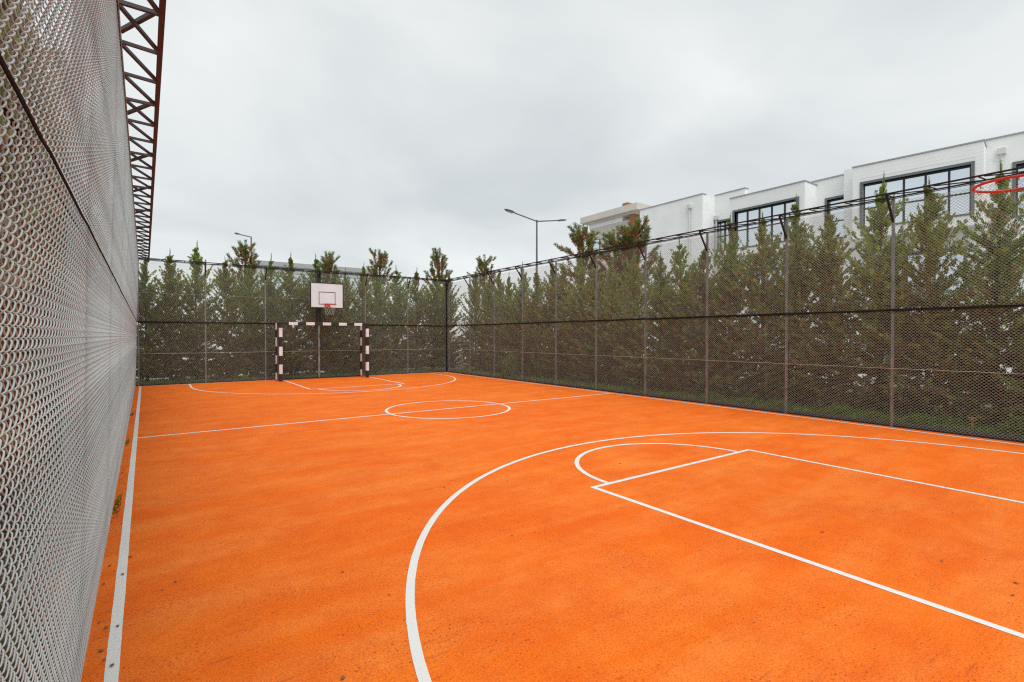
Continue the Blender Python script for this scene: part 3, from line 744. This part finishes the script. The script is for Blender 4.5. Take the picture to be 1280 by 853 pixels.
    # recessed wall B..4 at o=-1.3
    opB=[(Y(18.25),Y(17.0),6.86,8.62)]; op4=[(Y(11.75),Y(10.0),6.6,8.62)]
    low=[(Y(17.8),Y(16.9),3.2,5.2),(Y(15.8),Y(12.9),3.2,5.4),(Y(11.8),Y(10.9),3.2,5.3),(Y(15.5),Y(13.2),.1,2.4),(Y(11.9),Y(10.8),.1,2.3)]
    wall(F1,Y(18.13),Y(16.2),-1.65,-1.3,0,10.3,opB+[low[0]]); coping(F1,Y(18.13),Y(16.2),-1.65,-1.3,10.3)
    wall(F1,Y(16.2),Y(9.2),-1.65,-1.3,0,9.72,op4+low[1:]); coping(F1,Y(16.2)+.03,Y(9.2),-1.65,-1.3,9.72)
    MB_=MB(); F1.block(MB_,Y(18.13),Y(9.2),-9,-2.6,0,10.2); 
    window(F1,*opB[0],-1.3,[Y(17.55)],7.75); window(F1,*op4[0],-1.3,[Y(10.93)],7.5)
    for q in low[:3]: window(F1,*q,-1.3,[(q[0]+q[1])/2],None,thick=.08)
    for q in low[3:]: window(F1,*q,-1.3,[(q[0]+q[1])/2],None,border=False)
    pipe(F1,Y(18.0),-1.3,9.0)
    # bay C
    wc=(Y(16.07),Y(12.65),6.6,8.68)
    wall(F1,Y(16.35),Y(12.27),-.35,0,6.15,9.5,[wc]); coping(F1,Y(16.35),Y(12.27),-1.3,0,9.5)
    for q in ((Y(16.35),Y(16.1)),(Y(12.52),Y(12.27))): F1.block(MB(),0,0,0,0,0,0); m=MB(); F1.block(m,*q,-1.3,-.35,6.15,9.5); m.build('bay_side',M['bwhite'],root)
    m=MB(); F1.block(m,Y(16.1)+.002,Y(12.52)-.002,-1.3,-.36,6.16,6.4); m.build('soffit',M['soffit'],root)
    m=MB(); F1.block(m,Y(16.1)+.002,Y(12.52)-.002,-1.3,-.36,9.2,9.49); m.build('bay_roof',M['soffit'],root)
    window(F1,*wc,0,[Y(16.07-3.42*k/5) for k in range(1,5)],7.63)
    # turned part: bay D and wall E
    F2=Face((27,10.115),R(7.7))
    wd=(.41,4.16,6.68,8.72)
    wall(F2,0,4.54,-.35,0,6.2,9.58,[wd]); coping(F2,0,4.54,-1.2,0,9.58)
    for q in ((0,.25),(4.29,4.54)): m=MB(); F2.block(m,*q,-1.0,-.35,6.2,9.58); m.build('bay_side',M['bwhite'],root)
    m=MB(); F2.block(m,.252,4.288,-1.2,-.36,6.21,6.4); m.build('soffit',M['soffit'],root)
    m=MB(); F2.block(m,.252,4.288,-1.2,-.36,9.3,9.57); m.build('bay_roof',M['soffit'],root)
    window(F2,*wd,0,[1.16,1.92,2.68,3.46],7.58)
    clad(F2,.0,4.54,.002,6.2,9.56,[(.29,4.28,6.6,8.85)])
    we=(5.45,8.2,6.5,8.62)
    lo2=[(.9,3.9,3.2,5.4),(5.3,7.6,3.2,5.4),(.8,3.6,.1,2.5),(5.4,7.6,.1,2.4)]
    wall(F2,-.6,12,-1.37,-1.0,0,9.85,[we]+lo2); coping(F2,2.5,12,-1.37,-1.0,9.85)
    window(F2,*we,-1.0,[6.35,7.3],7.55)
    for q in lo2[:2]: window(F2,*q,-1.0,[q[0]+(q[1]-q[0])*f for f in (.33,.66)],None,thick=.08)
    for q in lo2[2:]: window(F2,*q,-1.0,[(q[0]+q[1])/2],None,border=False)
    pipe(F2,5.02,-1.0,9.35)
    # rooms behind the glass
    m=MB(); F1.block(m,Y(18.1),Y(9.3),-9,-3.2,0,9.4); F2.block(m,1.2,12,-9,-3.2,0,9.4); m.build('core_wall',M['curtain'],root)
house_block()

# ------------------------------------------------------------------ building with brick chimneys
def chimney_house():
    root=empty('flat_roofed_house',(36,36,0)); tag(root,'cream flat roofed house with orange brick chimney and deep roof slab','building')
    W=lambda n,m,*b: MB().box(b[0]-36,b[1]-36,b[2]-36,b[3]-36,b[4],b[5]).build(n,M[m],root)
    W('wall','cream',36.8,46,32.4,37.9,0,12.7)
    rf=W('roof','coping',35.9,47,30.9,38.4,13.25,13.85); rf.data.materials[0]=M['cream']
    W('soffit','cream',36.3,46.5,31.3,38.1,13.1,13.245)
    W('upper_wall','bwhite',36.75,46.05,33.4,37.95,12.702,13.098)
    MB().box(.9,1.5,-3.1,-2.45,13.852,14.45).build('chimney',M['brick'],rf)
    W('brick_pier','brick',36.6,37.4,31.9,32.395,0,13.09)
    for k,(y0,y1) in enumerate(((33.1,34.1),(34.7,35.7),(36.4,37.4))):
        for z in (3.2,6.2,9.6):
            w=MB().box(.72,.79,y0-36,y1-36,z,z+1.9).build('window',M['frame'],root)
            MB().box(.70,.718,y0-35.92,y1-36.08,z+.08,z+1.82).build('pane',M['glass'],w)
    for z in (2.9,5.9,9.3):
        bl=W('balcony','cream',35.7,36.795,32.6,34.4,z-.25,z)
        MB().box(-.3,-.22,-3.4,-1.6,z+.002,z+.95).build('parapet',M['cream'],bl)
chimney_house()
# long low far building
def far_building():
    a=onY(322,326,62); b_=onY(470,331,62)
    root=empty('long_low_building',((a.x+b_.x)/2,64,0)); tag(root,'long pale flat roofed building far behind the goal hedge','building')
    hw=(b_.x-a.x)/2; h=a.z
    MB().box(-hw,hw,-2,8,-.03,h-.5).build('wall',M['farwall'],root)
    MB().box(-hw-.3,hw+.3,-2.4,8.4,h-.498,h).build('roof',M['coping'],root)
    for k in range(9):
        x=-hw+.8+k*(2*hw-1.6)/9
        w=MB().box(x,x+1.4,-2.06,-2.002,h-3.2,h-1.2).build('window',M['frame'],root)
        MB().box(x+.08,x+1.32,-2.075,-2.062,h-3.12,h-1.28).build('pane',M['glass'],w)
far_building()
def garden_house():
    root=empty('white_house',(-9,24,0)); tag(root,'white gabled house glimpsed through the pale mesh fence','building')
    MB().box(-4,4.5,-8,5,-.03,6.5).build('wall',M['bwhite'],root)
    r=MB(); r.v=[(-4.4,-8.5,6.5),(4.9,-8.5,6.5),(4.9,5.5,6.5),(-4.4,5.5,6.5),(.25,-8.5,9),(.25,5.5,9)]; r.f=[(0,1,4),(1,2,5,4),(2,3,5),(3,0,4,5),(3,2,1,0)]
    r.build('roof',M['brick'],root)
    for y in (-6,-2.5,1.5):
        for z in (1.2,4.2):
            w=MB().box(4.502,4.56,y,y+1.3,z,z+1.4).build('window',M['frame'],root); MB().box(4.562,4.57,y+.08,y+1.22,z+.08,z+1.32).build('pane',M['glass'],w)
garden_house()

# ------------------------------------------------------------------ street lamps
def lamp_head(parent_root, base, d, L, rise):
    p=Vector(base); d=Vector(d).normalized(); q=p+d*(L*.68)+Vector((0,0,rise*.68)); e_=p+d*L+Vector((0,0,rise))
    MB().tube([p,q],.035,8).build('arm',M['lamp'],parent_root)
    t=(e_-q).normalized(); sidev=t.cross(Vector((0,0,1))).normalized(); up=sidev.cross(t)
    mb=MB(); prof=[(0,.04,.035),(.12,.075,.05),(.35,.14,.07),(.7,.15,.065),(.92,.11,.045),(1,.04,.02)]; n=10; Ln=(e_-q).length
    for f,w,h in prof:
        for k in range(n):
            a=2*math.pi*k/n; mb.v.append(tuple(q+t*(Ln*f)+sidev*(w*math.cos(a))+up*(h*math.sin(a)*(1 if math.sin(a)>0 else .55))))
    for i in range(len(prof)-1):
        for k in range(n): mb.f.append((i*n+k,i*n+(k+1)%n,(i+1)*n+(k+1)%n,(i+1)*n+k))
    mb.f.append(tuple(reversed(range(n)))); mb.f.append(tuple((len(prof)-1)*n+k for k in range(n)))
    hd=mb.build('lamp_head',M['lamp'],parent_root,smooth=True)
    c=q+t*(Ln*.5)-up*.04
    MB().bar(c-t*(Ln*.28),c+t*(Ln*.28),.2,.012).build('lens',M['lamp_glass'],hd)
lp=empty('street_lamp',(17,21.63,0)); tag(lp,'tall grey street lamp with two opposite arms behind the hedge','street lamp')
MB().tube([(0,0,-.03),(0,0,.5),(0,0,.52),(0,0,7.9)],[.11,.11,.075,.045],10).build('pole',M['lamp'],lp)
MB().tube([(0,0,7.82),(0,0,7.95)],.055,10).build('collar',M['lamp'],lp)
lamp_head(lp,(0,0,7.88),(-1,0,0),2.13,.35); lamp_head(lp,(0,0,7.88),(1,0,0),2.13,.35)
q=onY(314,296,36); lp2=empty('street_lamp',(q.x,36,0)); tag(lp2,'slim street lamp with single arm beyond the goal hedge','street lamp')
MB().tube([(0,0,-.03),(0,0,q.z)],[.08,.04],8).build('pole',M['lamp'],lp2); lamp_head(lp2,(0,0,q.z-.03),(-1,0,0),.95,.14)

# yellow valve post
yv=empty('gas_valve_post',(11.05,2.36,-.012)); yv.scale=(.8,.8,.8); tag(yv,'small yellow valve pipe standing in the grass behind the side fence','pipe')
MB().tube([(0,0,-.02),(0,0,.30)],.022,10).build('pipe',M['pipe_y'],yv); MB().tube([(-.02,-.07,.31),(.02,.07,.31)],.02,8).build('valve_body',M['pipe_y'],yv)
MB().box(-.045,.045,-.045,.045,.27,.285).build('flange',M['pipe_y'],yv)

# ------------------------------------------------------------------ fallen leaves
def leaf_mesh(seed):
    rr=random.Random(seed); out=[]; n=15
    for k in range(n):
        a=2*math.pi*k/n; r=(.5+.5*abs(math.cos(2.5*a)))*rr.uniform(.8,1.1)
        out.append((r*math.cos(a)*1.25,r*math.sin(a)*.8, .12+.28*(abs(math.sin(a))**1.5)+rr.uniform(-.06,.06)))
    mb=MB(); mb.v=[(0,0,.1)]+out; mb.f=[(0,1+k,1+(k+1)%n) for k in range(n)]
    b=len(mb.v); mb.bar((-1.2,0,.12),(-2.0,.1,.2),.05)
    return mb.mesh('fallen_leaf',M['deadleaf'])
LM=[leaf_mesh(s) for s in range(4)]
spots=[(140,833),(163,697),(153,719),(147,784),(219,728),(132,786),(130,826),(126,815),(137,708),(428,849),(428,716),(555,610),(152,655),(155,588),(1191,642),(1177,702),(1270,730),(1266,745),(1028,666),(775,580),(240,528),(640,670)]
rr=random.Random(6)
fx=[onG(*s) for s in spots]+[Vector((XLF(y)+rr.uniform(.015,.04),y,0)) for y in [2.9,3.6,4.15,5.6,6.2,7.4,9.6]]
for i,p in enumerate(fx):
    edge=i>=len(spots) or p.x<-.05
    o=link('fallen_leaf',LM[i%4]); s=rr.uniform(.008,.016) if edge else rr.uniform(.009,.015)
    p.x=max(p.x,XLF(p.y)+.02)
    o.location=(p.x,p.y,.004); o.rotation_euler=(rr.uniform(-.3,.3),rr.uniform(-.3,.3),rr.uniform(0,6.28)); o.scale=(s,s,s)
    if edge: tag(o,'dry brown leaf lying along the edge line by the pale mesh fence','leaf','dry leaves along the pale mesh fence')
    else: tag(o,'dry brown leaf lying out on the orange court','leaf','dry leaves out on the court')
# weeds squeezed in under the pale fence
def tuft(y,label):
    rg=np.random.default_rng(int(y*10)); n=90
    c=np.stack([rg.uniform(-.01,.035,n),rg.normal(0,.16,n),np.zeros(n)],-1); d=unit(np.stack([rg.normal(.25,.4,n),rg.normal(0,.5,n),np.ones(n)],-1))
    col=np.array([.07,.20,.02])*rg.uniform(.5,1.3,(n,1)); a=rg.uniform(0,6.28,n)
    o=link('weed_tuft',quads_mesh('weed_tuft',c,d*rg.uniform(.01,.03,(n,1)),np.stack([np.cos(a),np.sin(a),0*a],-1)*.004,col,M['grass']))
    o.location=(XLF(y)+.02,y,0); tag(o,label,'weed','weeds under the pale mesh fence','stuff')
for y in (5.9,6.15,9.5,12.8): tuft(y,'tuft of green weed growing under the pale mesh fence')
